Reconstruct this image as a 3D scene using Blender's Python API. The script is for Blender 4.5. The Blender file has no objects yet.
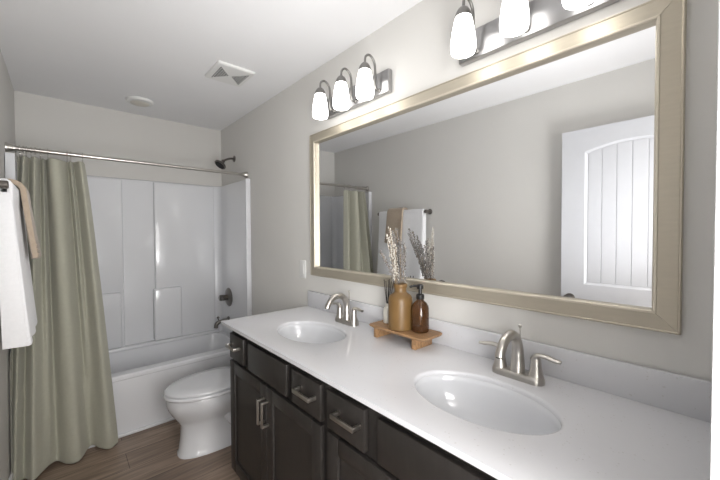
import bpy, bmesh, math, random
from mathutils import Vector, Matrix
from math import sin, cos, pi, radians, atan2, sqrt
random.seed(7)
SC = bpy.context.scene
COL = SC.collection

# ------------------------------------------------------------------ camera, world, light, exposure
cam_d = bpy.data.cameras.new('camera'); cam = bpy.data.objects.new('camera', cam_d); COL.objects.link(cam)
R3 = Vector((0.74477359, -0.66730042, -0.00473741)); U3 = Vector((0.01820843, 0.01322484, 0.99974675)); F2 = Vector((0.66706877, 0.74467124, -0.022))
M = Matrix(((R3.x, U3.x, -F2.x, -1.22082517), (R3.y, U3.y, -F2.y, 0.0), (R3.z, U3.z, -F2.z, 1.40018226), (0, 0, 0, 1)))
cam.matrix_world = M
cam_d.sensor_width = 36.0; cam_d.lens = 333.665 / 720 * 36; cam_d.clip_start = 0.02
SC.camera = cam

wd = bpy.data.worlds.new('world'); SC.world = wd; wd.use_nodes = True
wd.node_tree.nodes['Background'].inputs[0].default_value = (0.9, 0.95, 1.0, 1)
wd.node_tree.nodes['Background'].inputs[1].default_value = 0.6

def area(name, loc, size, power, direction, col=(1, 1, 1), spread=180):
    l = bpy.data.lights.new(name, 'AREA'); l.shape = 'RECTANGLE'; l.size, l.size_y = size; l.energy = power; l.color = col; l.spread = radians(spread)
    o = bpy.data.objects.new(name, l); COL.objects.link(o); o.location = loc
    o.rotation_euler = Vector(direction).to_track_quat('-Z', 'Y').to_euler()
    return o
area('hall_fill_light', (-2.05, -1.74, 1.4), (1.5, 1.6), 104, (0.45, 1, 0.0), (1.0, 0.995, 0.985))  # added fill from the hall's left, aimed at the vanity wall
area('hall_fill_light_2', (-0.95, -1.74, 1.5), (0.8, 1.4), 26, (0.0, 1, 0.1), (1.0, 0.99, 0.975))  # added fill straight through the doorway towards the tub
area('hall_ceiling_fill', (-0.95, -0.95, 2.41), (0.9, 0.9), 20, (0, 0, -1), (1.0, 0.97, 0.94))  # added fill under the hall ceiling, no lamp hangs there
area('bounce_fill', (-0.80, -0.08, 1.05), (0.5, 0.4), 9.5, (0.05, 1.05, 1), (0.98, 0.99, 1.0), 125)  # added upward fill in the doorway, standing in for a bounced flash
SHADE_EMIT = 3.3

SC.view_settings.view_transform = 'Standard'; SC.view_settings.look = 'None'
SC.view_settings.gamma = 1.0; SC.view_settings.use_curve_mapping = False
SC.view_settings.exposure = 0.36

# ------------------------------------------------------------------ materials
def lin(c):
    return tuple((v / 255 / 12.92) if v / 255 <= 0.04045 else ((v / 255 + 0.055) / 1.055) ** 2.4 for v in c)
def mat(name, rgb, rough=0.5, metal=0.0, noise=0.0, nscale=20.0, bump=0.0, bscale=200.0, trans=0.0, ior=1.45, coat=0.0, sheen=0.0, emit=0.0, stretch=None, sss=0.0):
    m = bpy.data.materials.new(name); m.use_nodes = True
    nt = m.node_tree; b = nt.nodes['Principled BSDF']
    c = lin(rgb)
    b.inputs['Base Color'].default_value = (*c, 1); b.inputs['Roughness'].default_value = rough; b.inputs['Metallic'].default_value = metal
    b.inputs['Transmission Weight'].default_value = trans; b.inputs['IOR'].default_value = ior; b.inputs['Coat Weight'].default_value = coat
    b.inputs['Sheen Weight'].default_value = sheen
    if sss: b.inputs['Subsurface Weight'].default_value = sss
    if emit:
        b.inputs['Emission Color'].default_value = (1, 0.985, 0.97, 1); b.inputs['Emission Strength'].default_value = emit
    tc = nt.nodes.new('ShaderNodeTexCoord'); src = tc.outputs['Object']
    if stretch:
        mp = nt.nodes.new('ShaderNodeMapping'); mp.inputs['Scale'].default_value = stretch; nt.links.new(src, mp.inputs[0]); src = mp.outputs[0]
    if noise:
        n = nt.nodes.new('ShaderNodeTexNoise'); n.inputs['Scale'].default_value = nscale; n.inputs['Detail'].default_value = 4; nt.links.new(src, n.inputs['Vector'])
        r = nt.nodes.new('ShaderNodeValToRGB'); r.color_ramp.elements[0].position = 0.3; r.color_ramp.elements[1].position = 0.7
        r.color_ramp.elements[0].color = (*[v * (1 - noise) for v in c], 1); r.color_ramp.elements[1].color = (*[min(1, v * (1 + noise)) for v in c], 1)
        nt.links.new(n.outputs['Fac'], r.inputs[0]); nt.links.new(r.outputs[0], b.inputs['Base Color'])
    if bump:
        n2 = nt.nodes.new('ShaderNodeTexNoise'); n2.inputs['Scale'].default_value = bscale; nt.links.new(src, n2.inputs['Vector'])
        bp = nt.nodes.new('ShaderNodeBump'); bp.inputs['Strength'].default_value = bump; bp.inputs['Distance'].default_value = 0.002
        nt.links.new(n2.outputs['Fac'], bp.inputs['Height']); nt.links.new(bp.outputs[0], b.inputs['Normal'])
    return m
WALL = mat('greige_wall_paint', (213, 211, 207), 0.75, bump=0.08, bscale=300, noise=0.01, nscale=3)
CEIL = mat('white_ceiling_paint', (238, 238, 239), 0.85, bump=0.1, bscale=180, noise=0.01, nscale=3)
TRIM = mat('white_trim_paint', (226, 226, 227), 0.4, noise=0.01)
DOORM = mat('white_door_paint', (198, 199, 203), 0.45, noise=0.01)
TUBM = mat('white_fiberglass', (224, 225, 228), 0.18, noise=0.008, nscale=4, coat=0.3)
PORC = mat('white_porcelain', (212, 213, 216), 0.12, noise=0.006, nscale=5, coat=0.5)
CABM = mat('charcoal_stained_wood', (43, 40, 38), 0.42, noise=0.14, nscale=9, stretch=(6, 6, 1), bump=0.05, bscale=60)
CABD = mat('dark_toe_kick', (38, 35, 33), 0.6, noise=0.1)
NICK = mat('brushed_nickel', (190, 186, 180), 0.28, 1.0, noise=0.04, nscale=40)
NICKD = mat('dark_brushed_nickel', (128, 124, 120), 0.3, 1.0, noise=0.05, nscale=40)
CHROME = mat('satin_chrome', (168, 167, 167), 0.3, 1.0, noise=0.02, nscale=30)
FRAME = mat('champagne_metallic_frame', (188, 180, 164), 0.5, 0.7, noise=0.03, nscale=14, stretch=(8, 1, 8))
FRAMEL = mat('pale_champagne_bead', (206, 198, 182), 0.45, 0.5, noise=0.03, nscale=20)
NICKS = mat('grey_satin_nickel', (140, 138, 135), 0.34, 1.0, noise=0.04, nscale=40)  # darker grey nickel of the vanity light arms and caps
GLASSM = mat('mirror_silver', (248, 249, 250), 0.0, 1.0, noise=0.002, nscale=2)
CURT = mat('sage_green_fabric', (174, 173, 158), 0.92, noise=0.03, nscale=60, bump=0.25, bscale=500, sheen=0.2)
TOWW = mat('white_terry', (238, 238, 240), 0.95, noise=0.02, nscale=80, bump=0.3, bscale=350, sheen=0.3)
TOWT = mat('taupe_terry', (176, 160, 142), 0.95, noise=0.06, nscale=80, bump=0.3, bscale=350, sheen=0.3)
SHADE = mat('lit_opal_glass', (250, 248, 244), 0.35, noise=0.004, emit=SHADE_EMIT)
WOODT = mat('oiled_acacia', (152, 118, 84), 0.5, noise=0.3, nscale=10, stretch=(14, 1.5, 8))
AMBERF = mat('frosted_amber_glass', (148, 114, 68), 0.4, noise=0.12, nscale=9, trans=0.45, bump=0.05, bscale=90)
AMBER = mat('clear_amber_glass', (112, 76, 46), 0.05, noise=0.15, nscale=12, trans=0.72, ior=1.4)
LIQ = mat('brown_liquid_soap', (92, 58, 36), 0.25, noise=0.1, nscale=10)
BLACKP = mat('black_plastic', (24, 22, 22), 0.38, noise=0.1, nscale=50)
FROSTJ = mat('frosted_white_jar', (226, 222, 212), 0.4, noise=0.02, trans=0.25)
REED = mat('black_reed', (40, 34, 30), 0.8, noise=0.2, nscale=60)
STEM = mat('dried_stem_brown', (128, 112, 92), 0.9, noise=0.2, nscale=80)
BUDG = mat('dried_lilac_grey_buds', (128, 124, 121), 0.95, noise=0.6, nscale=120)
BUDC = mat('dried_cream_buds', (198, 192, 182), 0.95, noise=0.15, nscale=120)
PLATE = mat('white_plastic', (228, 228, 226), 0.4, noise=0.005)
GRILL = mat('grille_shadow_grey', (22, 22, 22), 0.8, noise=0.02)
DARKH = mat('dark_slot', (30, 30, 30), 0.8, noise=0.05)

def wood_floor():
    m = mat('vinyl_plank_floor', (120, 102, 88), 0.38)
    nt = m.node_tree; b = nt.nodes['Principled BSDF']
    tc = nt.nodes.new('ShaderNodeTexCoord')
    br = nt.nodes.new('ShaderNodeTexBrick'); br.offset = 0.37; br.inputs['Scale'].default_value = 1.0
    br.inputs['Brick Width'].default_value = 1.22; br.inputs['Row Height'].default_value = 0.178; br.inputs['Mortar Size'].default_value = 0.0016
    br.inputs['Mortar Smooth'].default_value = 0.3; br.inputs['Bias'].default_value = 0.0
    br.inputs['Color1'].default_value = (*lin((160, 141, 125)), 1); br.inputs['Color2'].default_value = (*lin((136, 118, 104)), 1); br.inputs['Mortar'].default_value = (*lin((70, 58, 50)), 1)
    mp0 = nt.nodes.new('ShaderNodeMapping'); mp0.inputs['Location'].default_value = (0.62, 0.06, 0)
    nt.links.new(tc.outputs['Object'], mp0.inputs[0]); nt.links.new(mp0.outputs[0], br.inputs['Vector'])
    mp = nt.nodes.new('ShaderNodeMapping'); mp.inputs['Scale'].default_value = (1.6, 22, 1)
    nt.links.new(tc.outputs['Object'], mp.inputs[0])
    n = nt.nodes.new('ShaderNodeTexNoise'); n.inputs['Scale'].default_value = 2.2; n.inputs['Detail'].default_value = 8; n.inputs['Distortion'].default_value = 0.6
    nt.links.new(mp.outputs[0], n.inputs['Vector'])
    r = nt.nodes.new('ShaderNodeValToRGB'); r.color_ramp.elements[0].position = 0.35; r.color_ramp.elements[1].position = 0.7
    r.color_ramp.elements[0].color = (0.62, 0.6, 0.58, 1); r.color_ramp.elements[1].color = (1.12, 1.1, 1.08, 1)
    nt.links.new(n.outputs['Fac'], r.inputs[0])
    mx = nt.nodes.new('ShaderNodeMix'); mx.data_type = 'RGBA'; mx.blend_type = 'MULTIPLY'; mx.inputs['Factor'].default_value = 1
    nt.links.new(br.outputs['Color'], mx.inputs[6]); nt.links.new(r.outputs[0], mx.inputs[7]); nt.links.new(mx.outputs[2], b.inputs['Base Color'])
    return m
FLOOR = wood_floor()
def quartz():
    m = mat('white_speckled_stone', (208, 208, 211), 0.22, coat=0.2)
    nt = m.node_tree; b = nt.nodes['Principled BSDF']; tc = nt.nodes.new('ShaderNodeTexCoord')
    v = nt.nodes.new('ShaderNodeTexVoronoi'); v.inputs['Scale'].default_value = 85; nt.links.new(tc.outputs['Object'], v.inputs['Vector'])
    n = nt.nodes.new('ShaderNodeTexNoise'); n.inputs['Scale'].default_value = 30; nt.links.new(tc.outputs['Object'], n.inputs['Vector'])
    a = nt.nodes.new('ShaderNodeMath'); a.operation = 'LESS_THAN'; a.inputs[1].default_value = 0.17; nt.links.new(v.outputs['Distance'], a.inputs[0])
    g = nt.nodes.new('ShaderNodeMath'); g.operation = 'GREATER_THAN'; g.inputs[1].default_value = 0.56; nt.links.new(n.outputs['Fac'], g.inputs[0])
    k = nt.nodes.new('ShaderNodeMath'); k.operation = 'MULTIPLY'; nt.links.new(a.outputs[0], k.inputs[0]); nt.links.new(g.outputs[0], k.inputs[1])
    mx = nt.nodes.new('ShaderNodeMix'); mx.data_type = 'RGBA'; mx.inputs[6].default_value = (*lin((208, 208, 211)), 1); mx.inputs[7].default_value = (*lin((196, 195, 195)), 1)
    nt.links.new(k.outputs[0], mx.inputs['Factor']); nt.links.new(mx.outputs[2], b.inputs['Base Color'])
    return m
STONE = quartz()

# ------------------------------------------------------------------ helpers
def box(bm, a, b, bev=0.0, seg=2):
    x0, y0, z0 = a; x1, y1, z1 = b
    vs = [bm.verts.new(p) for p in ((x0, y0, z0), (x1, y0, z0), (x1, y1, z0), (x0, y1, z0), (x0, y0, z1), (x1, y0, z1), (x1, y1, z1), (x0, y1, z1))]
    fs = [bm.faces.new([vs[i] for i in f]) for f in ((0, 3, 2, 1), (4, 5, 6, 7), (0, 1, 5, 4), (1, 2, 6, 5), (2, 3, 7, 6), (3, 0, 4, 7))]
    if bev:
        es = list({e for f in fs for e in f.edges})
        bmesh.ops.bevel(bm, geom=es, offset=bev, segments=seg, affect='EDGES', profile=0.5)
def loft(bm, rings, cap0=True, cap1=True, closed=True):
    rv = [[bm.verts.new(p) for p in r] for r in rings]
    n = len(rv[0])
    for a, b in zip(rv, rv[1:]):
        for i in range(n if closed else n - 1):
            j = (i + 1) % n
            bm.faces.new((a[i], a[j], b[j], b[i]))
    if cap0: bm.faces.new(rv[0][::-1])
    if cap1: bm.faces.new(rv[-1])
    return rv
def frame_of(d):
    d = Vector(d).normalized(); up = Vector((0, 0, 1)) if abs(d.z) < 0.95 else Vector((1, 0, 0))
    u = d.cross(up).normalized(); v = u.cross(d).normalized()
    return u, v
def lathe(bm, prof, origin, axis=(0, 0, 1), n=32, cap0=True, cap1=True):
    o = Vector(origin); d = Vector(axis).normalized(); u, v = frame_of(d)
    loft(bm, [[o + d * h + (u * cos(2 * pi * i / n) + v * sin(2 * pi * i / n)) * max(r, 1e-4) for i in range(n)] for r, h in prof], cap0, cap1)
def catmull(pts, k=8):
    P = [Vector(p) for p in pts]; P = [P[0] * 2 - P[1]] + P + [P[-1] * 2 - P[-2]]
    out = []
    for i in range(1, len(P) - 2):
        for j in range(k):
            t = j / k; a, b, c, d = P[i - 1:i + 3]
            out.append(0.5 * ((2 * b) + (c - a) * t + (2 * a - 5 * b + 4 * c - d) * t * t + (3 * b - a - 3 * c + d) * t ** 3))
    out.append(P[-2]); return out
def tube(bm, pts, r, n=12, smooth=0, flat=None, cap=True):
    """r: number or list (interpolated); flat: (axis, factor) squash of the section along a world axis"""
    if smooth: pts = catmull(pts, smooth)
    P = [Vector(p) for p in pts]; N = len(P)
    if not isinstance(r, (list, tuple)): r = [r, r]
    def rad(t):
        f = t * (len(r) - 1); i = min(int(f), len(r) - 2); return r[i] + (r[i + 1] - r[i]) * (f - i)
    T = [(P[min(i + 1, N - 1)] - P[max(i - 1, 0)]).normalized() for i in range(N)]
    u, _ = frame_of(T[0]); rings = []
    for i in range(N):
        u = (u - T[i] * u.dot(T[i])).normalized(); v = T[i].cross(u)
        rr = rad(i / (N - 1))
        ring = []
        for k in range(n):
            o = (u * cos(2 * pi * k / n) + v * sin(2 * pi * k / n)) * rr
            if flat:
                ax = Vector(flat[0]); o = o - ax * o.dot(ax) * (1 - flat[1])
            ring.append(P[i] + o)
        rings.append(ring)
    loft(bm, rings, cap, cap)
def prism(bm, poly, axis, a, b, bev=0.0):
    """poly: 2D points in the plane normal to axis ('x': (y,z), 'y': (x,z), 'z': (x,y))"""
    def P(p, h): return {'x': (h, p[0], p[1]), 'y': (p[0], h, p[1]), 'z': (p[0], p[1], h)}[axis]
    f0 = [bm.verts.new(P(p, a)) for p in poly]; f1 = [bm.verts.new(P(p, b)) for p in poly]; n = len(poly)
    fs = [bm.faces.new(f0), bm.faces.new(f1[::-1])]
    for i in range(n): fs.append(bm.faces.new((f0[i], f0[(i + 1) % n], f1[(i + 1) % n], f1[i])))
    bmesh.ops.recalc_face_normals(bm, faces=fs)
    if bev:
        es = [e for e in {e for f in fs[:2] for e in f.edges}]
        bmesh.ops.bevel(bm, geom=es, offset=bev, segments=2, affect='EDGES', profile=0.5)
def rrect(x0, x1, y0, y1, r, k=6):
    out = []
    for cx, cy, a in ((x1 - r, y1 - r, 0), (x0 + r, y1 - r, 90), (x0 + r, y0 + r, 180), (x1 - r, y0 + r, 270)):
        for i in range(k + 1):
            t = radians(a + 90 * i / k); out.append((cx + r * cos(t), cy + r * sin(t)))
    return out
def root_of(o):
    while o.parent: o = o.parent
    return o
def obj(name, bm, m, parent=None, smooth=True, angle=40, recalc=True):
    """mesh given in world coordinates"""
    if recalc: bmesh.ops.recalc_face_normals(bm, faces=bm.faces[:])
    if parent is None:
        xs = [v.co for v in bm.verts]
        org = Vector(((min(v.x for v in xs) + max(v.x for v in xs)) / 2, (min(v.y for v in xs) + max(v.y for v in xs)) / 2, min(v.z for v in xs)))
    else: org = root_of(parent).location.copy()
    bmesh.ops.translate(bm, verts=bm.verts[:], vec=-org)
    me = bpy.data.meshes.new(name); bm.to_mesh(me); bm.free()
    me.materials.append(m)
    if smooth:
        for p in me.polygons: p.use_smooth = True
        me.set_sharp_from_angle(angle=radians(angle))
    o = bpy.data.objects.new(name, me); COL.objects.link(o)
    if parent is None: o.location = org
    else: o.parent = parent
    return o
def tag(o, label, cat, group=None):
    o['label'] = label; o['category'] = cat
    if group: o['group'] = group
    return o
def thing(name, label, cat, loc, group=None):
    o = bpy.data.objects.new(name, None); COL.objects.link(o); o.location = loc; o.empty_display_size = 0.05
    return tag(o, label, cat, group)
def struct(o):
    o['kind'] = 'structure'; return o
def copy_tree(o, parent=None):
    c = o.copy(); COL.objects.link(c); c.parent = parent
    for ch in list(o.children): copy_tree(ch, c)
    return c
B = bmesh.new

# ------------------------------------------------------------------ setting
W, D, H = 1.454, 3.461, 2.435
YN = 0.002       # room face of the near wall
HY = -1.8        # far end of the hall behind the doorway
def sbox(name, a, b, m, bev=0):
    bm = B(); box(bm, a, b, bev); o = obj(name, bm, m, smooth=False); return struct(o)
def floor_box(name, a, b, m):
    o = sbox(name, a, b, m); return o
floor_box('floor', (-3.2, HY - 0.1, -0.1), (0.12, D + 0.12, 0), FLOOR)
sbox('ceiling', (-3.2, HY - 0.1, H), (0.12, D + 0.12, H + 0.1), CEIL)
sbox('wall_right', (0, HY, 0), (0.12, D + 0.12, H), WALL)
sbox('wall_left', (-W - 0.12, YN - 0.115, 0), (-W, D + 0.12, H), WALL)
sbox('wall_back', (-W, D, 0), (0, D + 0.12, H), WALL)
DX0, DX1, DZ = -1.40, -0.62, 2.085   # doorway opening
bm = B(); box(bm, (DX1, YN - 0.115, 0), (0, YN, H)); box(bm, (-W, YN - 0.115, DZ), (DX1, YN, H)); box(bm, (-W, YN - 0.115, 0), (DX0, YN, DZ))
struct(obj('wall_near', bm, WALL, smooth=False))
# the unseen hall beyond the doorway; its window is invented for the fill lights
bm = B(); wx0, wx1, wz0, wz1 = -2.85, -0.45, 0.55, 2.25
for a, b in (((-3.2, HY - 0.1, 0), (wx0, HY, H)), ((-3.2, HY, 0), (-3.1, YN - 0.115, H)), ((-3.1, YN - 0.115, 0), (-W - 0.12, YN - 0.015, H)), ((wx1, HY - 0.1, 0), (0, HY, H)), ((wx0, HY - 0.1, 0), (wx1, HY, wz0)), ((wx0, HY - 0.1, wz1), (wx1, HY, H))): box(bm, a, b)
struct(obj('wall_hall', bm, WALL, smooth=False))
bm = B(); box(bm, (wx0, HY - 0.06, wz0), (wx1, HY - 0.055, wz1))
for z in (wz0, wz1 - 0.04): box(bm, (wx0, HY - 0.08, z), (wx1, HY - 0.03, z + 0.04))
box(bm, (wx0, HY - 0.08, 1.43), (wx1, HY - 0.03, 1.47))
for x in (wx0, wx1 - 0.04): box(bm, (x, HY - 0.08, wz0), (x + 0.04, HY - 0.03, wz1))
struct(obj('invented_window', bm, TRIM, smooth=False))
# door casing at the right of the doorway: seen edge-on at the right border
bm = B(); box(bm, (DX1, YN - 0.005, 0), (DX1 + 0.057, YN + 0.013, DZ + 0.057), 0.003)
struct(obj('trim_1', bm, TRIM))
bm = B(); box(bm, (DX0, YN - 0.005, DZ), (DX1, YN + 0.013, DZ + 0.057), 0.003)
struct(obj('trim_2', bm, TRIM))
def baseboard(name, a, b):
    bm = B(); box(bm, a, b, 0.004); return struct(obj(name, bm, TRIM))
baseboard('baseboard_right', (-0.014, 1.815, 0), (-0.0005, 2.74, 0.09))
baseboard('baseboard_left', (-W + 0.0005, 0.9, 0), (-W + 0.014, 2.74, 0.09))

# ------------------------------------------------------------------ the open entry door, lying back against the left wall
door = thing('door_1', '', '', (-1.40, 0.035, 0.012)); del door['label']; del door['category']; struct(door)
xb, xf = -1.405, -1.37; y0, y1, z0, z1 = 0.035, 0.79, 0.012, 2.076
def archz(y, zs, zc, ya, yb):
    t = (y - ya) / (yb - ya) * 2 - 1; return zs + (zc - zs) * (1 - t * t)
bm = B(); box(bm, (xb, y0, z0), (xf - 0.011, y1, z1))
pa, pb = 0.165, 0.655
box(bm, (xf - 0.012, y0, z0), (xf, pa, z1)); box(bm, (xf - 0.012, pb, z0), (xf, y1, z1))
box(bm, (xf - 0.012, pa, z0), (xf, pb, 0.22)); box(bm, (xf - 0.012, pa, 0.86), (xf, pb, 1.05))
ys = [pa + (pb - pa) * i / 16 for i in range(17)]
prism(bm, [(pa, z1), (pb, z1)] + [(y, archz(y, 1.924, 1.968, pa, pb)) for y in ys[::-1]], 'x', xf - 0.012, xf)
# moulding step round both panels
def ring_band(outer, inner, xa, xo):
    n = len(outer); a = [bm.verts.new((xo, p[0], p[1])) for p in outer]; b = [bm.verts.new((xa, p[0], p[1])) for p in inner]
    for i in range(n): bm.faces.new((a[i], a[(i + 1) % n], b[(i + 1) % n], b[i]))
for (zb_, zs, zc) in ((1.05, 1.924, 1.968), (0.22, 0.86, 0.86)):
    out = [(pa, zb_), (pb, zb_)] + [(y, archz(y, zs, zc, pa, pb)) for y in ys[::-1]]
    d = 0.016
    inn = [(pa + d, zb_ + d), (pb - d, zb_ + d)] + [(pa + d + (y - pa) / (pb - pa) * (pb - pa - 2 * d), archz(y, zs, zc, pa, pb) - d) for y in ys[::-1]]
    ring_band(out, inn, xf - 0.0095, xf - 0.0005)
    # planks
    n = 6; wv = (pb - pa - 2 * d) / n
    for i in range(n):
        a_, b_ = pa + d + wv * i + 0.0018, pa + d + wv * (i + 1) - 0.0018
        m_ = (a_ + b_) / 2
        prism(bm, [(a_, zb_ + d), (b_, zb_ + d), (b_, archz(b_, zs, zc, pa, pb) - d), (m_, archz(m_, zs, zc, pa, pb) - d), (a_, archz(a_, zs, zc, pa, pb) - d)], 'x', xf - 0.0115, xf - 0.007, 0.0015)
obj('slab', bm, DOORM, door, smooth=False)
bm = B(); lathe(bm, [(0.031, 0), (0.031, 0.006), (0.012, 0.008), (0.011, 0.03), (0.024, 0.04), (0.028, 0.052), (0.024, 0.062), (0.008, 0.066)], (xf - 0.0005, 0.735, 0.95), (1, 0, 0))
obj('knob', bm, NICKD, door)
for zz in (0.25, 1.05, 1.85):
    bm = B(); tube(bm, [(xf + 0.004, y0 - 0.006, zz - 0.045), (xf + 0.004, y0 - 0.006, zz + 0.045)], 0.006, 10); obj('hinge', bm, NICK, door)

# ------------------------------------------------------------------ tub and shower unit
tub = thing('bathtub_shower_unit', 'glossy white one-piece bathtub with tall moulded shower surround behind the sage curtain', 'bathtub', (-W / 2, 3.12, 0))
TY0, TY1, TZ = 2.785, D - 0.002, 0.4256
xl, xr = -W + 0.002, -0.002
def rr3(x0, x1, ya, yb, r, z): return [(p[0], p[1], z) for p in rrect(x0, x1, ya, yb, r)]
bm = B()
loft(bm, [rr3(xl, xr, TY0 + 0.012, TY1, 0.004, 0.0), rr3(xl, xr, TY0 + 0.012, TY1, 0.004, 0.18), rr3(xl, xr, TY0 + 0.004, TY1, 0.004, 0.225), rr3(xl, xr, TY0 + 0.005, TY1, 0.004, TZ - 0.035), rr3(xl, xr, TY0, TY1, 0.004, TZ - 0.03), rr3(xl, xr, TY0 + 0.001, TY1, 0.006, TZ - 0.008),
          rr3(xl, xr, TY0 + 0.01, TY1, 0.008, TZ), rr3(xl + 0.07, xr - 0.07, TY0 + 0.085, TY1 - 0.098, 0.09, TZ), rr3(xl + 0.08, xr - 0.08, TY0 + 0.097, TY1 - 0.10, 0.09, TZ - 0.015),
          rr3(xl + 0.12, xr - 0.11, TY0 + 0.12, TY1 - 0.12, 0.1, 0.15), rr3(xl + 0.17, xr - 0.15, TY0 + 0.16, TY1 - 0.14, 0.1, 0.1)])
obj('tub', bm, TUBM, tub, angle=35)
bm = B(); box(bm, (xl, TY0 - 0.006, 0), (xr, TY0 + 0.011, 0.022), 0.006); obj('floor_trim', bm, TUBM, tub)
# surround shell, extruded plan with rounded inner corners
SZ = 1.868; T = 0.034
def plan(t, rad):
    inner = [(xl + t, TY0)]
    for cx, cy, a in ((xl + t + rad, TY1 - t - rad, 180), (xr - t - rad, TY1 - t - rad, 90)):
        for i in range(9):
            q = radians(a - 90 * i / 8); inner.append((cx + rad * cos(q), cy + rad * sin(q)))
    inner.append((xr - t, TY0)); return inner
outer = [(xl, TY0)] + [(xl, TY1 - 0.001)] * 9 + [(xr, TY1 - 0.001)] * 9 + [(xr, TY0)]
bm = B()
ring = lambda z, t, rad: [(*p, z) for p in plan(t, rad)]
zs = [TZ - 0.004, SZ - 0.02, SZ - 0.006, SZ]
ts = [T, T, T - 0.006, T - 0.02]
inn = [[bm.verts.new(p) for p in ring(z, t, 0.06)] for z, t in zip(zs, ts)]
n = len(inn[0])
for a, b in zip(inn, inn[1:]):
    for i in range(n - 1): bm.faces.new((a[i], a[i + 1], b[i + 1], b[i]))
ob = [bm.verts.new((*p, TZ - 0.004)) for p in outer]; ot = [bm.verts.new((*p, SZ)) for p in outer]
for i in range(n - 1):
    for quad in ((inn[-1][i], inn[-1][i + 1], ot[i + 1], ot[i]), (ob[i], ob[i + 1], ot[i + 1], ot[i])):
        if len({v.co.to_tuple(5) for v in quad}) >= 3:
            try: bm.faces.new(quad)
            except ValueError: pass
for i in (0, n - 1):
    bm.faces.new((inn[0][i], inn[1][i], inn[2][i], inn[3][i], ot[i], ob[i]))
bmesh.ops.remove_doubles(bm, verts=bm.verts[:], dist=1e-5)
obj('surround_wall', bm, TUBM, tub, angle=35)
# front flanges of the surround, left and right
for xa, xb_ in ((xl, xl + 0.042), (xr - 0.042, xr)):
    bm = B(); box(bm, (xa, TY0 - 0.022, 0.0), (xb_, TY0 - 0.0005, SZ), 0.005); obj('flange', bm, TUBM, tub)
# moulded back panels: two raised wide fields either side of a centre column, two ledges below
yb0 = TY1 - T
def field(name, xa, xb_, za, zb_, dep, bev):
    bm = B(); box(bm, (xa, yb0 - dep, za), (xb_, yb0 + 0.004, zb_), bev, 4); return obj(name, bm, TUBM, tub, angle=60)
field('back_panel', -1.36, -0.834, TZ + 0.0, SZ - 0.012, 0.024, 0.012)
field('back_panel', -0.608, -0.10, TZ + 0.0, SZ - 0.012, 0.03, 0.012)
field('soap_ledge', -1.28, -0.857, TZ + 0.03, 0.915, 0.06, 0.016)
field('soap_ledge', -0.625, -0.405, TZ + 0.03, 0.915, 0.065, 0.016)
field('lower_panel', -1.38, -0.075, TZ - 0.002, TZ + 0.028, 0.066, 0.012)
# ------------------------------------------------------------------ shower fittings
xw = xr - T
sh = thing('shower_fixture', 'dark nickel shower head on a bent arm high on the wall above the tub', 'shower head', (-0.001, 3.11, 2.06))
bm = B(); lathe(bm, [(0.03, 0), (0.029, 0.006), (0.014, 0.012)], (-0.0005, 3.116, 2.095), (-1, 0, 0)); obj('flange', bm, NICKD, sh)
bm = B(); tube(bm, [(-0.004, 3.116, 2.095), (-0.04, 3.116, 2.092), (-0.075, 3.114, 2.078), (-0.108, 3.112, 2.06)], 0.0095, 12, 6); obj('arm', bm, NICKD, sh)
ax = Vector((-0.62, -0.12, -0.78))
bm = B(); lathe(bm, [(0.012, 0), (0.017, 0.008), (0.016, 0.02), (0.024, 0.032), (0.047, 0.046), (0.053, 0.052), (0.053, 0.062), (0.048, 0.065)], (-0.10, 3.112, 2.066), ax); obj('spray_head', bm, NICKD, sh)
bm = B(); lathe(bm, [(0.044, 0), (0.043, 0.003)], Vector((-0.10, 3.112, 2.066)) + ax.normalized() * 0.0645, ax); obj('nozzle_face', bm, DARKH, sh)
va = thing('shower_valve', 'round dark nickel shower valve with lever handle on the tub end wall', 'valve', (xw, 3.20, 0.793))
bm = B(); lathe(bm, [(0.088, 0), (0.088, 0.004), (0.08, 0.011), (0.03, 0.015)], (xw - 0.001, 3.20, 0.793), (-1, 0, 0), 40); obj('escutcheon', bm, NICKD, va)
bm = B(); lathe(bm, [(0.026, 0.01), (0.025, 0.05), (0.028, 0.055), (0.028, 0.085), (0.02, 0.092)], (xw, 3.20, 0.793), (-1, 0, 0)); obj('hub', bm, NICKD, va)
bm = B(); tube(bm, [(xw - 0.072, 3.20, 0.793), (xw - 0.078, 3.15, 0.79), (xw - 0.08, 3.11, 0.788)], [0.011, 0.009, 0.007], 12, 4); obj('lever', bm, NICKD, va)
sp = thing('tub_spout', 'dark nickel tub spout with diverter below the shower valve', 'spout', (xw, 3.21, 0.55))
bm = B(); lathe(bm, [(0.03, 0), (0.029, 0.008), (0.02, 0.014)], (xw - 0.001, 3.21, 0.575), (-1, 0, 0)); obj('flange', bm, NICKD, sp)
bm = B(); tube(bm, [(xw - 0.006, 3.21, 0.575), (xw - 0.05, 3.21, 0.574), (xw - 0.09, 3.21, 0.566), (xw - 0.115, 3.21, 0.548), (xw - 0.122, 3.21, 0.515)], [0.015, 0.0155, 0.017, 0.018, 0.0185], 14, 6); obj('pipe', bm, NICKD, sp)
bm = B(); lathe(bm, [(0.006, 0), (0.006, 0.03), (0.012, 0.036), (0.012, 0.046), (0.006, 0.05)], (xw - 0.095, 3.21, 0.57), (-0.15, 0, 1), 16); obj('diverter_knob', bm, NICKD, sp)
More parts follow.
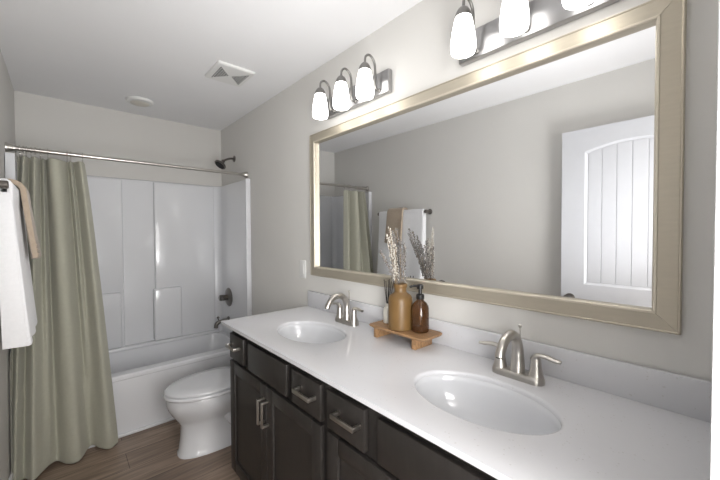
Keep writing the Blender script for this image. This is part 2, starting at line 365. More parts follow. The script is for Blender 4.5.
# ------------------------------------------------------------------ curtain rod, rings, curtain
RY, RZ = 2.838, 1.9095
rod = thing('shower_rod', 'straight brushed nickel shower curtain rod spanning from wall to wall', 'curtain rod', (-W / 2, RY, RZ))
bm = B(); tube(bm, [(-W + 0.012, RY, RZ), (-0.012, RY, RZ)], 0.0125, 20); obj('pole', bm, NICK, rod)
for x, s in ((-W + 0.0005, 1), (-0.0005, -1)):
    bm = B(); lathe(bm, [(0.028, 0), (0.028, 0.006), (0.022, 0.02), (0.018, 0.034), (0.0175, 0.042)], (x, RY, RZ), (s, 0, 0)); obj('end_flange', bm, NICK, rod)
bx = lambda px: -1.416 + (px - 14) * 0.00448
bo = lambda px: -1.466 + (px - 5) * 0.00447
K = [(13.5, 0.0, 4, 0.0), (18, -.03, 7, .02), (23, .022, 12, -.012), (27.5, -.03, 19, .03), (33, .028, 28, -.03), (38, -.036, 37, -.006), (41, .004, 44, .022), (43.5, -.036, 51, .034), (48, .026, 61, -.016),
     (57, .022, 73, -.034), (66, -.034, 83, .026), (69, .01, 89, .036), (72.5, -.03, 96, .0), (79, .026, 107, -.032), (85, -.005, 118, .0)]
KP = catmull([(bx(k[0]), k[1], 0) for k in K], 6); KB = catmull([(bo(k[2]), k[3], 0) for k in K], 6)
ZT, ZB = 1.868, 0.016
def curtain_pt(i, v):
    a, b = KP[i], KB[i]
    w = v ** 0.85
    x = a.x + (b.x - a.x) * w
    f = i / (len(KP) - 1)
    ym = RY - 0.004 + (2.615 + 0.085 * min(1, f * 1.6) - RY) * min(1, v * 1.05) ** 0.9
    amp = -(a.y * 1.4 * (1 - v) ** 0.7) + (b.y * 1.3) * v ** 0.7
    amp += 0.003 * sin(i * 0.35 + v * 5) * v
    z = ZT + (ZB - ZT) * v
    if v > 0.98: z += 0.012 * sin(i * 0.21 + 0.6) + 0.008 * max(0, (i / len(KP)) - 0.6) * 4
    y = ym + amp
    lim = TY0 - 0.03 + (0.06 if z > TZ + 0.1 else 0)
    if z < TZ + 0.05: y = min(y, TY0 - 0.035)
    q = min(1, max(0, (v - 0.5) / 0.12))
    if q > 0 and x < -1.40: y = min(y, 2.752)
    return Vector((max(x, -1.406 + (-1.446 + 1.406) * q), y, z))
bm = B(); NV = 48
g = [[bm.verts.new(curtain_pt(i, j / NV)) for i in range(len(KP))] for j in range(NV + 1)]
for j in range(NV):
    for i in range(len(KP) - 1): bm.faces.new((g[j][i], g[j][i + 1], g[j + 1][i + 1], g[j + 1][i]))
cur = obj('shower_curtain', bm, CURT, angle=80)
md = cur.modifiers.new('thickness', 'SOLIDIFY'); md.thickness = 0.0025; md.offset = 0
md = cur.modifiers.new('smooth', 'SUBSURF'); md.levels = 1; md.render_levels = 1
tag(cur, 'sage green fabric shower curtain gathered at the left end of the rod', 'shower curtain')
bm = B()
pr = [(0.0175 * cos(t), 0.0185 * sin(t)) for t in [radians(-90 + 360 * k / 20) for k in range(21)]]
tube(bm, [(0, p[0], p[1] + 0.001) for p in pr], 0.0024, 8, cap=False)
tube(bm, [(0, 0.0, -0.0175), (0, -0.004, -0.028), (0, 0.002, -0.040), (0, 0.008, -0.046), (0, 0.010, -0.038)], 0.0017, 8, 4)
bmesh.ops.translate(bm, verts=bm.verts[:], vec=(0, RY, RZ))
ring0 = obj('curtain_ring', bm, NICK)
ring_px = (15, 18.5, 22, 25, 29.5, 33.5, 38.5, 46, 66, 70, 83)
for k, px in enumerate(ring_px):
    o = ring0 if k == 0 else ring0.copy()
    if k: COL.objects.link(o)
    o.location.x = bx(px)
    tag(o, 'metal ring crowded with others at the bunched left end of the shower curtain rod' if k < 7 else
        ('lone metal curtain ring over the broad pleat beside the bunched rings', 'left of two close metal rings near the right part of the curtain top', 'right of two close metal rings near the right part of the curtain top', 'last metal curtain ring at the right edge of the sage curtain')[k - 7], 'curtain ring', 'rings on the shower rod')

# ------------------------------------------------------------------ ceiling fittings
vent = thing('exhaust_fan_cover', 'square white ceiling exhaust fan cover with two triangular grilles', 'vent', (-0.385, 2.19, H))
vx0, vx1, vy0, vy1 = -0.502, -0.268, 2.06, 2.318
bm = B(); loft(bm, [rr3(vx0, vx1, vy0, vy1, 0.012, H - 0.0005), rr3(vx0, vx1, vy0, vy1, 0.012, H - 0.01), rr3(vx0 + 0.009, vx1 - 0.009, vy0 + 0.009, vy1 - 0.009, 0.01, H - 0.016)])
obj('cover', bm, PLATE, vent, angle=20)
vcx, vcy = (vx0 + vx1) / 2, (vy0 + vy1) / 2
for s in (-1, 1):
    bm = B(); X0 = vcx + s * 0.088; X1 = vcx + s * 0.01
    prism(bm, [(X0, vcy - 0.09), (X0, vcy + 0.09), (X1, vcy)], 'z', H - 0.0175, H - 0.0155); g_ = obj('grille', bm, GRILL, vent, smooth=False)
    bm = B()
    for k in range(5):
        x = X0 + (X1 - X0) * (k + 0.5) / 5.5; hw = 0.09 * (1 - (k + 0.5) / 5.5); box(bm, (x - 0.0013, vcy - hw, H - 0.0185), (x + 0.0013, vcy + hw, H - 0.017))
    for k in range(-4, 5):
        y = vcy + k * 0.018; xe = X0 + (X1 - X0) * (1 - abs(k * 0.018) / 0.09)
        box(bm, (min(X0, xe), y - 0.0013, H - 0.0184), (max(X0, xe), y + 0.0013, H - 0.017))
    obj('louver', bm, PLATE, g_, smooth=False)
disc = thing('ceiling_disc_light', 'small round white unlit disc light on the ceiling above the tub', 'ceiling light', (-0.745, 3.09, H))
bm = B(); lathe(bm, [(0.092, 0), (0.092, 0.008), (0.085, 0.018), (0.066, 0.022)], (-0.745, 3.09, H - 0.0005), (0, 0, -1), 40); obj('trim_ring', bm, PLATE, disc)
bm = B(); lathe(bm, [(0.067, 0.02), (0.06, 0.026), (0.03, 0.03), (0.004, 0.031)], (-0.745, 3.09, H), (0, 0, -1), 40); obj('lens', bm, FROSTJ, disc)

# ------------------------------------------------------------------ toilet
toi = thing('toilet', 'white elongated toilet with closed lid between the vanity and the tub', 'toilet', (-0.4, 2.31, 0))
TYC = 2.31
def egg(xb_, xf_, hw, z, n=40, sq=1.0, pw=2.0):
    """outline: blunt at the back (xb_), egg-shaped at the front (xf_)"""
    out = []; xm = xb_ + (xf_ - xb_) * 0.42
    for i in range(n):
        t = 2 * pi * i / n; c, s = cos(t), sin(t)
        e = 2 / pw
        cc = math.copysign(abs(c) ** e, c); ss = math.copysign(abs(s) ** e, s)
        x = xm + cc * (xf_ - xm) if c >= 0 else xm + math.copysign(abs(c) ** (e * 0.7), c) * (xm - xb_)
        out.append((x, TYC + ss * hw, z))
    return out
bm = B()
loft(bm, [egg(-0.16, -0.70, 0.118, 0.0, pw=2.6), egg(-0.16, -0.70, 0.118, 0.012, pw=2.6), egg(-0.17, -0.692, 0.112, 0.02, pw=2.6), egg(-0.19, -0.682, 0.102, 0.12, pw=2.5), egg(-0.2, -0.68, 0.104, 0.19, pw=2.4),
          egg(-0.22, -0.70, 0.122, 0.225, pw=2.2), egg(-0.22, -0.728, 0.15, 0.265, pw=2.1), egg(-0.22, -0.748, 0.17, 0.305), egg(-0.22, -0.757, 0.178, 0.335), egg(-0.22, -0.758, 0.179, 0.372), egg(-0.23, -0.753, 0.174, 0.38)])
bowl = obj('bowl', bm, PORC, toi, angle=60)
bm = B(); tube(bm, [(-0.42, TYC - 0.085, 0.22), (-0.36, TYC - 0.108, 0.13), (-0.30, TYC - 0.112, 0.06), (-0.26, TYC - 0.11, 0.02)], [0.04, 0.035, 0.04, 0.02], 16, 6); obj('trapway', bm, PORC, bowl)
bm = B(); loft(bm, [egg(-0.27, -0.768, 0.184, 0.382), egg(-0.265, -0.772, 0.188, 0.388), egg(-0.265, -0.772, 0.188, 0.398), egg(-0.27, -0.766, 0.183, 0.404)]); obj('seat', bm, PORC, toi, angle=60)
bm = B(); loft(bm, [egg(-0.275, -0.760, 0.178, 0.4085), egg(-0.27, -0.768, 0.185, 0.4125), egg(-0.27, -0.768, 0.185, 0.420), egg(-0.28, -0.755, 0.174, 0.428), egg(-0.33, -0.68, 0.12, 0.432), egg(-0.42, -0.58, 0.05, 0.433)]); obj('lid', bm, PORC, toi, angle=60)
bm = B(); box(bm, (-0.275, TYC - 0.08, 0.378), (-0.235, TYC + 0.08, 0.425), 0.01, 3); obj('seat_hinge', bm, PORC, toi)
bm = B(); box(bm, (-0.24, TYC - 0.1, 0.2), (-0.06, TYC + 0.1, 0.385), 0.02, 3); obj('tank_shelf', bm, PORC, toi)
bm = B(); loft(bm, [rr3(-0.215, -0.022, TYC - 0.19, TYC + 0.19, 0.03, 0.382), rr3(-0.222, -0.02, TYC - 0.205, TYC + 0.205, 0.03, 0.69)]); obj('tank', bm, PORC, toi)
bm = B(); loft(bm, [rr3(-0.23, -0.018, TYC - 0.212, TYC + 0.212, 0.03, 0.692), rr3(-0.23, -0.018, TYC - 0.212, TYC + 0.212, 0.03, 0.715), rr3(-0.222, -0.022, TYC - 0.205, TYC + 0.205, 0.03, 0.722)]); obj('tank_lid', bm, PORC, toi)
bm = B(); tube(bm, [(-0.222, TYC + 0.15, 0.64), (-0.245, TYC + 0.15, 0.64), (-0.25, TYC + 0.13, 0.638), (-0.25, TYC + 0.08, 0.632)], 0.006, 10, 4); obj('flush_lever', bm, NICK, toi)

# ------------------------------------------------------------------ vanity cabinet
XF = -0.537          # face frame
XD = -0.557          # door and drawer faces
CT = 0.905           # underside of the worktop
VY0, VY1 = 0.03, 1.805
van = thing('vanity_cabinet', 'long charcoal stained double vanity cabinet with shaker doors under the white worktop', 'cabinet', (-0.28, 0.92, 0))
bm = B(); box(bm, (XF, VY0, 0.10), (-0.003, VY1, 0.69)); box(bm, (XF, VY0, 0.69), (XF + 0.02, VY1, CT - 0.0005)); box(bm, (-0.02, VY0, 0.69), (-0.003, VY1, CT - 0.0005))
box(bm, (XF, VY1 - 0.018, 0.69), (-0.003, VY1, CT - 0.0005)); box(bm, (XF, VY0, 0.69), (-0.003, VY0 + 0.018, CT - 0.0005))
obj('carcass', bm, CABM, van, smooth=False)
bm = B(); box(bm, (XF + 0.07, VY0, 0.0), (-0.003, VY1 - 0.0, 0.10)); obj('toe_kick', bm, CABD, van, smooth=False)
DZ0, DZ1 = 0.737, 0.868
def slab(name, ya, yb_, za, zb_):
    bm = B(); box(bm, (XD, ya, za), (XF - 0.0005, yb_, zb_), 0.003); return obj(name, bm, CABM, van)
def pull(parent, p0, p1):
    """flat bar pull between two posts; p0, p1 on the face"""
    p0, p1 = Vector(p0), Vector(p1); d = (p1 - p0).normalized(); out = 0.028
    w = 0.0075
    o = Vector((XD - out, 0, 0)); side = Vector((0, 0, 1)) if abs(d.y) > 0.5 else Vector((0, 1, 0))
    bm = B()
    a, b = p0.copy(), p1.copy(); a.x = b.x = XD - out
    lo = a - d * 0.0 - side * w; hi = b + side * w
    box(bm, (XD - out - 0.006, min(lo.y, hi.y), min(lo.z, hi.z)), (XD - out + 0.001, max(lo.y, hi.y), max(lo.z, hi.z)), 0.0012)
    h = obj('pull', bm, NICK, parent)
    for q, sgn in ((p0, 1), (p1, -1)):
        bm = B(); e = q + d * sgn * 0.009
        c0 = Vector((XD - out + 0.0005, min(q.y, e.y), min(q.z, e.z))) - side * w * 0.9; c1 = Vector((XD + 0.0005, max(q.y, e.y), max(q.z, e.z))) + side * w * 0.9
        box(bm, c0, c1, 0.0008); obj('post', bm, NICK, h)
dr = [(1.618, 1.793, 1.712), (0.953, 1.150, 1.034), (0.728, 0.915, 0.798), (0.066, 0.252, 0.148)]
for ya, yb_, c in dr:
    d_ = slab('drawer', ya, yb_, DZ0, DZ1)
    pull(d_, (XD, c - 0.056, 0.813), (XD, c + 0.056, 0.813))
for ya, yb_ in ((1.192, 1.562), (0.294, 0.672)): slab('false_front', ya, yb_, DZ0, DZ1)
def shaker(ya, yb_, za, zb_):
    bm = B(); w = 0.058
    for a, b in (((XD, ya, za), (XF - 0.0005, ya + w, zb_)), ((XD, yb_ - w, za), (XF - 0.0005, yb_, zb_)), ((XD, ya + w, za), (XF - 0.0005, yb_ - w, za + w)), ((XD, ya + w, zb_ - w), (XF - 0.0005, yb_ - w, zb_))):
        box(bm, a, b, 0.002)
    box(bm, (XD + 0.009, ya + w - 0.003, za + w - 0.003), (XF - 0.001, yb_ - w + 0.003, zb_ - w + 0.003))
    return obj('door', bm, CABM, van)
doors = [(1.3715, 1.793, 1.39), (0.953, 1.3685, 1.35), (0.492, 0.915, 0.51), (0.066, 0.489, 0.471)]
for ya, yb_, hy in doors:
    d_ = shaker(ya, yb_, 0.135, 0.722)
    pull(d_, (XD, hy, 0.553), (XD, hy, 0.665))

# ------------------------------------------------------------------ worktop with two basins
CY0, CY1, CX, CZ = YN + 0.015, 1.8586, -0.5786, 0.9208
SINK = [(-0.318, 1.372, 0.142, 0.213), (-0.318, 0.487, 0.142, 0.213)]
top = thing('vanity_worktop', 'long white speckled stone worktop with two integrated oval basins and backsplash', 'worktop', (-0.29, 0.94, CT))
bm = B()
NS = 72
def rect_hit(cx, cy, t, x0, x1, ya, yb_):
    c, s = cos(t), sin(t); k = 1e9
    if c > 1e-9: k = min(k, (x1 - cx) / c)
    if c < -1e-9: k = min(k, (x0 - cx) / c)
    if s > 1e-9: k = min(k, (yb_ - cy) / s)
    if s < -1e-9: k = min(k, (ya - cy) / s)
    return (cx + c * k, cy + s * k)
ymid = 0.93
for (cx, cy, a, b), (ya, yb_) in zip(SINK, ((ymid, CY1), (CY0, ymid))):
    x0, x1 = CX, -0.002
    angs = [2 * pi * i / NS for i in range(NS)] + [atan2(y - cy, x - cx) % (2 * pi) for x in (x0, x1) for y in (ya, yb_)]
    angs = sorted(angs)
    ro = [rect_hit(cx, cy, t, x0, x1, ya, yb_) for t in angs]
    def el(t, k, z):
        q = 1 / sqrt((cos(t) / (a * k)) ** 2 + (sin(t) / (b * k)) ** 2); return (cx + cos(t) * q, cy + sin(t) * q, z)
    loft(bm, [[(*p, CT) for p in ro], [(*p, CZ - 0.004) for p in ro], [(*p, CZ) for p in ro], [el(t, 1.03, CZ) for t in angs], [el(t, 1.0, CZ - 0.002) for t in angs], [el(t, 0.985, CZ - 0.008) for t in angs], [el(t, 0.985, CT) for t in angs]], False, False)
bmesh.ops.remove_doubles(bm, verts=bm.verts[:], dist=1e-5)
# drop the shared inner seam walls
dead = [f for f in bm.faces if all(abs(v.co.y - ymid) < 1e-6 for v in f.verts)]
bmesh.ops.delete(bm, geom=dead, context='FACES')
obj('slab', bm, STONE, top, angle=50)
bm = B(); box(bm, (-0.022, CY0, CZ - 0.0005), (-0.001, CY1, 1.0209), 0.003); obj('backsplash', bm, STONE, top)
for cx, cy, a, b in SINK:
    bm = B()
    prof = [(1.0, CT), (0.985, CT - 0.001), (0.975, 0.885), (0.95, 0.86), (0.88, 0.825), (0.74, 0.795), (0.5, 0.777), (0.25, 0.768), (0.11, 0.765)]
    rings = [[(cx + 0.02 * (1 - k) + a * k * cos(2 * pi * i / 64), cy + b * k * sin(2 * pi * i / 64), z) for i in range(64)] for k, z in prof]
    loft(bm, rings, False, True)
    bs = obj('basin', bm, PORC, top, angle=80)
    bm = B(); lathe(bm, [(0.022, 0), (0.022, 0.003), (0.016, 0.004), (0.014, 0.0015)], (cx + 0.018, cy, 0.7655), (0, 0, 1), 28); obj('drain', bm, NICK, bs)

# ------------------------------------------------------------------ faucets (centerset, arched spout, two levers)
def faucet(loc, label):
    f = thing('faucet', label, 'faucet', loc, 'basin faucets'); x, y, z = loc
    bm = B(); loft(bm, [[(x + p[0], y + p[1], z + h) for p in rrect(-0.027 * k, 0.027 * k, -0.083 * k2, 0.083 * k2, 0.0255 * k)] for h, k, k2 in ((0.0004, 1, 1), (0.012, 1, 1), (0.02, 0.9, 0.96), (0.022, 0.78, 0.92))])
    obj('base', bm, NICK, f)
    bm = B(); tube(bm, [(x, y, z + 0.016), (x + 0.002, y, z + 0.06), (x - 0.001, y, z + 0.102), (x - 0.021, y, z + 0.138), (x - 0.058, y, z + 0.152), (x - 0.096, y, z + 0.140), (x - 0.120, y, z + 0.114), (x - 0.128, y, z + 0.096)],
                   [0.024, 0.020, 0.0175, 0.016, 0.015, 0.0145, 0.014, 0.014], 20, 7); obj('spout', bm, NICK, f)
    bm = B(); lathe(bm, [(0.0105, 0), (0.0105, 0.003)], (x - 0.1278, y, z + 0.0975), (-0.25, 0, -1), 16); obj('aerator', bm, DARKH, f)
    bm = B(); tube(bm, [(x + 0.017, y, z + 0.10), (x + 0.017, y, z + 0.162)], 0.0028, 8); lathe(bm, [(0.003, 0), (0.0055, 0.004), (0.005, 0.01), (0.002, 0.012)], (x + 0.017, y, z + 0.16), (0, 0, 1), 12); obj('lift_rod', bm, NICK, f)
    for s in (-1, 1):
        bm = B(); lathe(bm, [(0.0235, 0.018), (0.019, 0.035), (0.0155, 0.06), (0.0145, 0.075), (0.012, 0.082)], (x, y + s * 0.058, z), (0, 0, 1), 24); h = obj('handle', bm, NICK, f)
        bm = B(); tube(bm, [(x + 0.0, y + s * 0.052, z + 0.072), (x - 0.002, y + s * 0.064, z + 0.088), (x - 0.003, y + s * 0.085, z + 0.091), (x - 0.005, y + s * 0.112, z + 0.087), (x - 0.006, y + s * 0.130, z + 0.086)], [0.0135, 0.0125, 0.0115, 0.0105, 0.009], 12, 6, flat=((0, 0, 1), 0.6)); obj('lever', bm, NICK, h)
    return f
faucet((-0.098, 1.362, CZ), 'brushed nickel two-handle faucet behind the far basin, nearer the toilet')
faucet((-0.106, 0.468, CZ), 'brushed nickel two-handle faucet behind the near basin, right of the wooden tray')

# ------------------------------------------------------------------ mirror
MY0, MY1, MZ0, MZ1, FW = 0.0867, 1.820, 1.128, 2.025, 0.058
mir = thing('wall_mirror', 'wide wall mirror in champagne metallic frame above the vanity worktop', 'mirror', (-0.001, 0.953, MZ0))
bm = B(); box(bm, (-0.006, MY0 + 0.03, MZ0 + 0.03), (-0.002, MY1 - 0.03, MZ1 - 0.03)); obj('glass', bm, GLASSM, mir, smooth=False)
prof = [(0.0, -0.001), (0.0, -0.020), (0.002, -0.0235), (0.005, -0.0235), (0.007, -0.0215), (FW - 0.010, -0.0245), (FW - 0.009, -0.027), (FW - 0.003, -0.027), (FW, -0.023), (FW, -0.006), (0.02, -0.001)]
corners = [(MY0, MZ0, 1, 1), (MY1, MZ0, -1, 1), (MY1, MZ1, -1, -1), (MY0, MZ1, 1, -1)]
def mitre(i, dep, e=0.0):
    y, z, sy, sz = corners[i]; return [(px_, y + sy * d_, z + sz * d_) for d_, px_ in dep]
for i in range(4):
    j = (i + 1) % 4
    bm = B(); A = mitre(i, prof); C_ = mitre(j, prof)
    # hairline mitre joint
    dvec = (Vector(C_[0]) - Vector(A[0])).normalized() * 0.0006
    loft(bm, [[Vector(p) + dvec for p in A], [Vector(p) - dvec for p in C_]])
    obj('frame_rail', bm, FRAME, mir, angle=20)
    bm = B(); ip = [(FW - 0.0095, -0.0265), (FW - 0.0085, -0.0276), (FW - 0.003, -0.0276), (FW - 0.0005, -0.024), (FW - 0.006, -0.022)]
    A = mitre(i, ip); C_ = mitre(j, ip); loft(bm, [[Vector(p) + dvec for p in A], [Vector(p) - dvec for p in C_]]); obj('inner_bead', bm, FRAMEL, mir, angle=20)

# ------------------------------------------------------------------ vanity lights
def sconce(yc, zc, ys_, label):
    s = thing('vanity_light', label, 'wall light', (-0.001, yc, zc), 'vanity lights above the mirror')
    bm = B(); box(bm, (-0.030, yc - 0.263, zc - 0.056), (-0.0006, yc + 0.263, zc + 0.056), 0.006, 2); obj('back_plate', bm, CHROME, s)
    for y in ys_:
        X = -0.128; zt = 2.178
        bm = B(); tube(bm, [(-0.029, y, zc - 0.035), (-0.048, y, zc - 0.035), (-0.06, y, zc - 0.015), (-0.058, y, zc + 0.045), (-0.066, y, zt + 0.055), (-0.095, y, zt + 0.078), (-0.122, y, zt + 0.064), (X, y, zt + 0.030)], [0.0062, 0.006, 0.0058, 0.0055], 10, 7)
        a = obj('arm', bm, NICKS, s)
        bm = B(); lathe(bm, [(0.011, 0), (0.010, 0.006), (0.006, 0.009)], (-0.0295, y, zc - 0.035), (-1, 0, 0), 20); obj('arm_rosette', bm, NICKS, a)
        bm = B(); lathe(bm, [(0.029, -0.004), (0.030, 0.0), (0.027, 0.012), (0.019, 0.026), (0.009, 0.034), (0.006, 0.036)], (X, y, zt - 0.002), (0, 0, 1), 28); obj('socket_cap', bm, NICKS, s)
        bm = B(); lathe(bm, [(0.0265, 0.0), (0.0320, -0.018), (0.0385, -0.05), (0.0432, -0.085), (0.0445, -0.105), (0.0435, -0.122), (0.041, -0.131), (0.0375, -0.133), (0.039, -0.122), (0.040, -0.105), (0.039, -0.085), (0.0345, -0.05), (0.0275, -0.018)], (X, y, zt), (0, 0, 1), 32, False, True)
        obj('shade', bm, SHADE, s)
    return s
sconce(1.380, 2.140, (1.548, 1.360, 1.180), 'nickel three-shade vanity light above the far half of the mirror')
sconce(0.475, 2.122, (0.657, 0.475, 0.293), 'nickel three-shade vanity light above the near half of the mirror, cut by the frame')

# ------------------------------------------------------------------ wall plate
op = thing('outlet_plate', 'white wall plate left of the mirror beyond the worktop end', 'wall plate', (-0.001, 1.942, 1.155))
bm = B(); box(bm, (-0.006, 1.905, 1.095), (-0.0005, 1.979, 1.215), 0.002); obj('plate', bm, PLATE, op)
bm = B(); box(bm, (-0.008, 1.925, 1.122), (-0.0055, 1.959, 1.188), 0.001); obj('rocker', bm, PLATE, op)

# ------------------------------------------------------------------ tray and what stands on it
TT = 0.978
tray = thing('wooden_tray', 'small acacia wood riser tray on two feet standing on the worktop', 'tray', (-0.1, 0.97, CZ))
bm = B()
outl = []
for p in rrect(-0.172, -0.028, 0.802, 1.124, 0.022, 5): outl.append(p)
rg = lambda d, z: [(-0.1 + (p[0] + 0.1) * (1 - d / 0.072), 0.963 + (p[1] - 0.963) * (1 - d / 0.161), z) for p in outl]
loft(bm, [rg(0.012, TT - 0.015), rg(0.003, TT - 0.009), rg(0.0, TT - 0.003), rg(0.002, TT), rg(0.008, TT)])
obj('board', bm, WOODT, tray, angle=30)
for y in (0.852, 1.072):
    bm = B(); box(bm, (-0.160, y, CZ + 0.0004), (-0.045, y + 0.02, TT - 0.0145), 0.002); obj('foot', bm, WOODT, tray)
vase = thing('amber_vase', 'frosted amber glass bottle vase holding dried stems on the wooden tray', 'vase', (-0.113, 0.972, TT))
bm = B(); P = [(0.049, 0.0005), (0.0525, 0.004), (0.053, 0.05), (0.053, 0.122), (0.0510, 0.137), (0.0445, 0.148), (0.033, 0.1555), (0.0268, 0.162), (0.0260, 0.184)]
lathe(bm, P + [(0.0240, 0.184), (0.0240, 0.158), (0.041, 0.143), (0.049, 0.125), (0.050, 0.006), (0.043, 0.004)], vase.location, (0, 0, 1), 40); obj('body', bm, AMBERF, vase)
bm = B(); lathe(bm, [(0.0245, 0.180), (0.0285, 0.181), (0.0305, 0.188), (0.0305, 0.194), (0.0285, 0.197), (0.0245, 0.197), (0.0240, 0.185)], vase.location, (0, 0, 1), 36, False, False); obj('lip', bm, AMBERF, vase)
bot = thing('soap_bottle', 'clear amber glass soap bottle with black pump on the wooden tray', 'soap dispenser', (-0.085, 0.885, TT))
bm = B(); lathe(bm, [(0.033, 0.0005), (0.0365, 0.004), (0.037, 0.012), (0.037, 0.098), (0.035, 0.110), (0.028, 0.122), (0.018, 0.130), (0.0145, 0.135), (0.0145, 0.150)], bot.location, (0, 0, 1), 40); obj('glass_body', bm, AMBER, bot)
bm = B(); lathe(bm, [(0.031, 0.006), (0.0335, 0.010), (0.0335, 0.030), (0.0, 0.0302)], bot.location, (0, 0, 1), 32); obj('liquid', bm, LIQ, bot)
bm = B(); lathe(bm, [(0.0165, 0.138), (0.017, 0.140), (0.017, 0.156), (0.013, 0.160), (0.008, 0.162), (0.0075, 0.180), (0.014, 0.182), (0.0145, 0.198), (0.010, 0.201)], bot.location, (0, 0, 1), 28); pm = obj('pump', bm, BLACKP, bot)
bx_, by_, bz_ = bot.location
bm = B(); tube(bm, [(bx_ - 0.004, by_ + 0.004, bz_ + 0.194), (bx_ - 0.025, by_ + 0.018, bz_ + 0.195), (bx_ - 0.038, by_ + 0.026, bz_ + 0.190)], [0.006, 0.0052, 0.0042], 12, 4); obj('nozzle', bm, BLACKP, pm)
bm = B(); tube(bm, [(bx_, by_, bz_ + 0.012), (bx_, by_, bz_ + 0.14)], 0.0025, 8); obj('dip_tube', bm, PLATE, pm)
jar = thing('reed_diffuser_jar', 'small frosted white jar holding black reeds at the tray\'s far end', 'diffuser', (-0.086, 1.072, TT))
bm = B(); lathe(bm, [(0.020, 0.0005), (0.0225, 0.003), (0.0225, 0.062), (0.019, 0.072), (0.013, 0.077), (0.013, 0.092), (0.0105, 0.092), (0.0105, 0.076), (0.0195, 0.06), (0.0195, 0.006), (0.01, 0.005)], jar.location, (0, 0, 1), 28); obj('body', bm, FROSTJ, jar)
jx, jy, jz = jar.location
for k, (dx, dy, h) in enumerate(((-0.016, 0.010, 0.203), (-0.006, 0.008, 0.196), (0.006, 0.004, 0.201), (0.014, -0.008, 0.194), (-0.006, -0.016, 0.206), (0.018, -0.020, 0.198))):
    bm = B(); q = 0.0042; tube(bm, [(jx - dx * 0.18, jy - dy * 0.18, jz + 0.008 + 0.002 * k), (jx + dx, jy + dy, jz + h)], 0.0018, 8)
    tag(obj('diffuser_reed', bm, REED), 'thin black reed stick standing in the frosted diffuser jar', 'reed', 'reeds in the diffuser jar')
# dried stems in the vase
vx, vy, vz = vase.location
def dried_stem(k, tip, cream, dens, r0):
    base = Vector((vx + random.uniform(-.015, .015), vy + random.uniform(-.015, .015), vz + 0.012 + 0.001 * k)); a = random.uniform(0, 6.28)
    d_ = Vector(tip) - Vector((vx, vy, vz + 0.19)); dn = Vector((d_.x, d_.y, 0)); dn = dn.normalized() * min(0.019, dn.length * .6) if dn.length > 1e-4 else dn
    neck = Vector((vx, vy, vz + 0.188)) + dn
    pts = catmull([base, neck, neck.lerp(Vector(tip), 0.5) + Vector((0, 0, 0.01)), Vector(tip)], 10)
    bm = B(); tube(bm, pts, [0.0013, 0.0012, 0.0008], 6); st = obj('dried_stem', bm, STEM)
    bm = B()
    up = pts[(12 if cream else 11):]
    for i in range(dens):
        f = i / dens * (len(up) - 1.001); q = up[int(f)].lerp(up[int(f) + 1], f - int(f))
        t = random.uniform(0, 2 * pi); rr = r0 * (1 - 0.6 * i / dens); off = Vector((cos(t) * rr, sin(t) * rr, random.uniform(0, .004)))
        s = random.uniform(0.0014, 0.0030)
        bmesh.ops.create_icosphere(bm, subdivisions=1, radius=s, matrix=Matrix.Translation(q + off) @ Matrix.Diagonal((1, 1, 1.5, 1)))
    obj('blossoms', bm, BUDC if cream else BUDG, st, smooth=True)
    tag(st, 'dried stem with pale cream plume rising from the amber vase' if cream else 'dried grey-lilac flower stem rising from the amber vase', 'dried flower', 'dried stems in the amber vase')
tips = [(-0.165, .99, 1.425, 1), (-0.17, 1.0, 1.395, 1), (-0.14, 1.0, 1.37, 1), (-0.145, .975, 1.35, 1),
        (-0.05, 1.05, 1.42, 0), (-0.06, 1.06, 1.395, 0), (-0.045, 1.035, 1.37, 0), (-0.075, 1.05, 1.41, 0), (-0.085, 1.03, 1.385, 0), (-0.095, 1.02, 1.36, 0), (-0.055, 1.0, 1.35, 0), (-0.09, 1.04, 1.33, 0), (-0.125, .96, 1.33, 0), (-0.19, 1.02, 1.32, 0), (-0.075, .975, 1.34, 0), (-0.10, .98, 1.36, 0), (-0.12, 1.03, 1.34, 0)]
for k, (x, y, z, c) in enumerate(tips): dried_stem(k, (x, y, z), c, 95 if not c else 80, 0.0105)

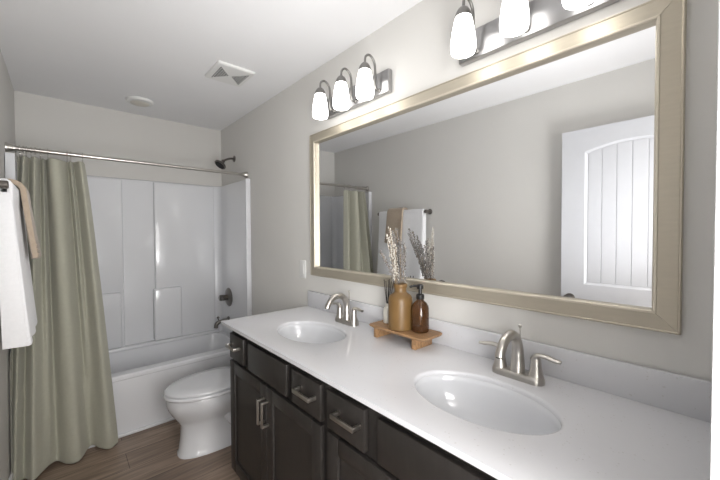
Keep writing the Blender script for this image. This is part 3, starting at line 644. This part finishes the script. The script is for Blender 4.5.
# ------------------------------------------------------------------ towel bar and towels on the left wall
BX, BZ = -1.392, 1.600
bar = thing('towel_bar', 'dark nickel towel bar on the left wall carrying the towels', 'towel bar', (-W, 2.265, BZ))
bm = B(); tube(bm, [(BX, 1.945, BZ), (BX, 2.59, BZ)], 0.0085, 16); obj('rail', bm, NICKD, bar)
for y in (1.953, 2.582):
    bm = B(); lathe(bm, [(0.026, 0), (0.026, 0.006), (0.016, 0.012), (0.0135, 0.04), (0.0165, 0.05), (0.0165, 0.076), (0.012, 0.079)], (-W + 0.0005, y, BZ), (1, 0, 0), 24); obj('post', bm, NICKD, bar)
def towel(name, ya, yb_, zf, zbk, r, th, m, label, flare, seed, pinch=0.0, bk=0.15):
    """folded towel over the bar: front drop to zf, back drop to zbk, centre line at radius r from the bar"""
    rnd = random.Random(seed)
    pf = []
    NB = 14
    def close(z): return pinch * min(1, max(0, (BZ - z - 0.01) / 0.07))
    for i in range(NB + 1):
        z = zbk + (BZ - zbk) * i / NB; pf.append((-r + close(z) + flare * bk * (1 - i / NB) ** 1.1, z, 1 - i / NB, 0))
    for i in range(1, 8):
        t = pi - pi * i / 8; pf.append((r * cos(t), BZ + r * sin(t), 0, 0.5))
    NF = 18
    for i in range(NF + 1):
        z = BZ + (zf - BZ) * i / NF; pf.append((r - close(z) + flare * (i / NF) ** 1.1, z, i / NF, 1))
    NY = 20; bm = B(); ph = rnd.uniform(0, 6)
    gr = []
    for (dx, z, v, side) in pf:
        row = []
        for j in range(NY + 1):
            u = j / NY; y = ya + (yb_ - ya) * u
            wv = 0.006 * v * sin(u * 7 + ph) * (1 if side == 1 else 0.3)
            y2 = y + 0.006 * v * (u - 0.5)
            sag = 0.006 * sin(u * 5 + ph) if v > 0.97 else 0
            row.append(bm.verts.new((max(BX + dx + wv, -W + th / 2 + 0.004), y2, z + sag)))
        gr.append(row)
    for a, b in zip(gr, gr[1:]):
        for j in range(NY): bm.faces.new((a[j], a[j + 1], b[j + 1], b[j]))
    o = obj(name, bm, m, angle=80)
    s_ = o.modifiers.new('thickness', 'SOLIDIFY'); s_.thickness = th; s_.offset = 0
    bv = o.modifiers.new('round', 'BEVEL'); bv.width = th * 0.35; bv.segments = 3; bv.limit_method = 'ANGLE'; bv.angle_limit = radians(50)
    tag(o, label, 'towel'); return o
def hem(parent, ya, yb_, z, x0_, th, m, n):
    for k in range(n):
        bm = B(); box(bm, (x0_ + th / 2 - 0.001, ya, z + 0.022 * k), (x0_ + th / 2 + 0.0022, yb_, z + 0.022 * k + 0.008), 0.001)
        obj('hem_band', bm, m, parent)
t1 = towel('bath_towel', 1.974, 2.262, 0.925, 0.935, 0.0190, 0.019, TOWW, 'white bath towel on the near half of the towel bar, closest to the viewer', 0.044, 1, 0.006)
t2 = towel('bath_towel', 2.272, 2.565, 0.925, 0.94, 0.0190, 0.019, TOWW, 'white bath towel on the far half of the towel bar, beside the curtain', 0.042, 5, 0.006)
t3 = towel('hand_towel', 2.21, 2.42, 1.285, 1.46, 0.0445, 0.022, TOWT, 'taupe hand towel draped over the white towels at the middle of the bar', 0.034, 9, 0.0, 0.0)
for t_, ya, yb_ in ((t1, 1.974, 2.262), (t2, 2.272, 2.565)):
    bm = B(); prism(bm, [(BX - 0.0012, BZ - 0.07), (BX + 0.003, BZ - 0.07), (BX + 0.018, 1.26), (BX + 0.036, 0.945), (BX + 0.007, 0.948), (BX - 0.0005, 1.26)], 'y', ya + 0.001, yb_ - 0.001, 0.001)
    obj('inner_fold', bm, TOWW, t_)
bm = B(); prism(bm, [(BX - 0.021, 1.572), (BX + 0.021, 1.572), (BX + 0.027, 1.50), (BX + 0.038, 1.26), (BX + 0.062, 0.930), (BX - 0.015, 0.932), (BX - 0.020, 1.26)], 'y', 1.9685, 1.980, 0.003)
obj('side_fold', bm, TOWW, t1)
for z in (1.300, 1.322, 1.344):
    bm = B(); xo = BX + 0.0445 + 0.034 * ((BZ - z) / (BZ - 1.285)) ** 1.1 + 0.011
    box(bm, (xo - 0.010, 2.2085, z), (xo + 0.004, 2.4215, z + 0.009), 0.002); obj('hem_band', bm, TOWT, t3)
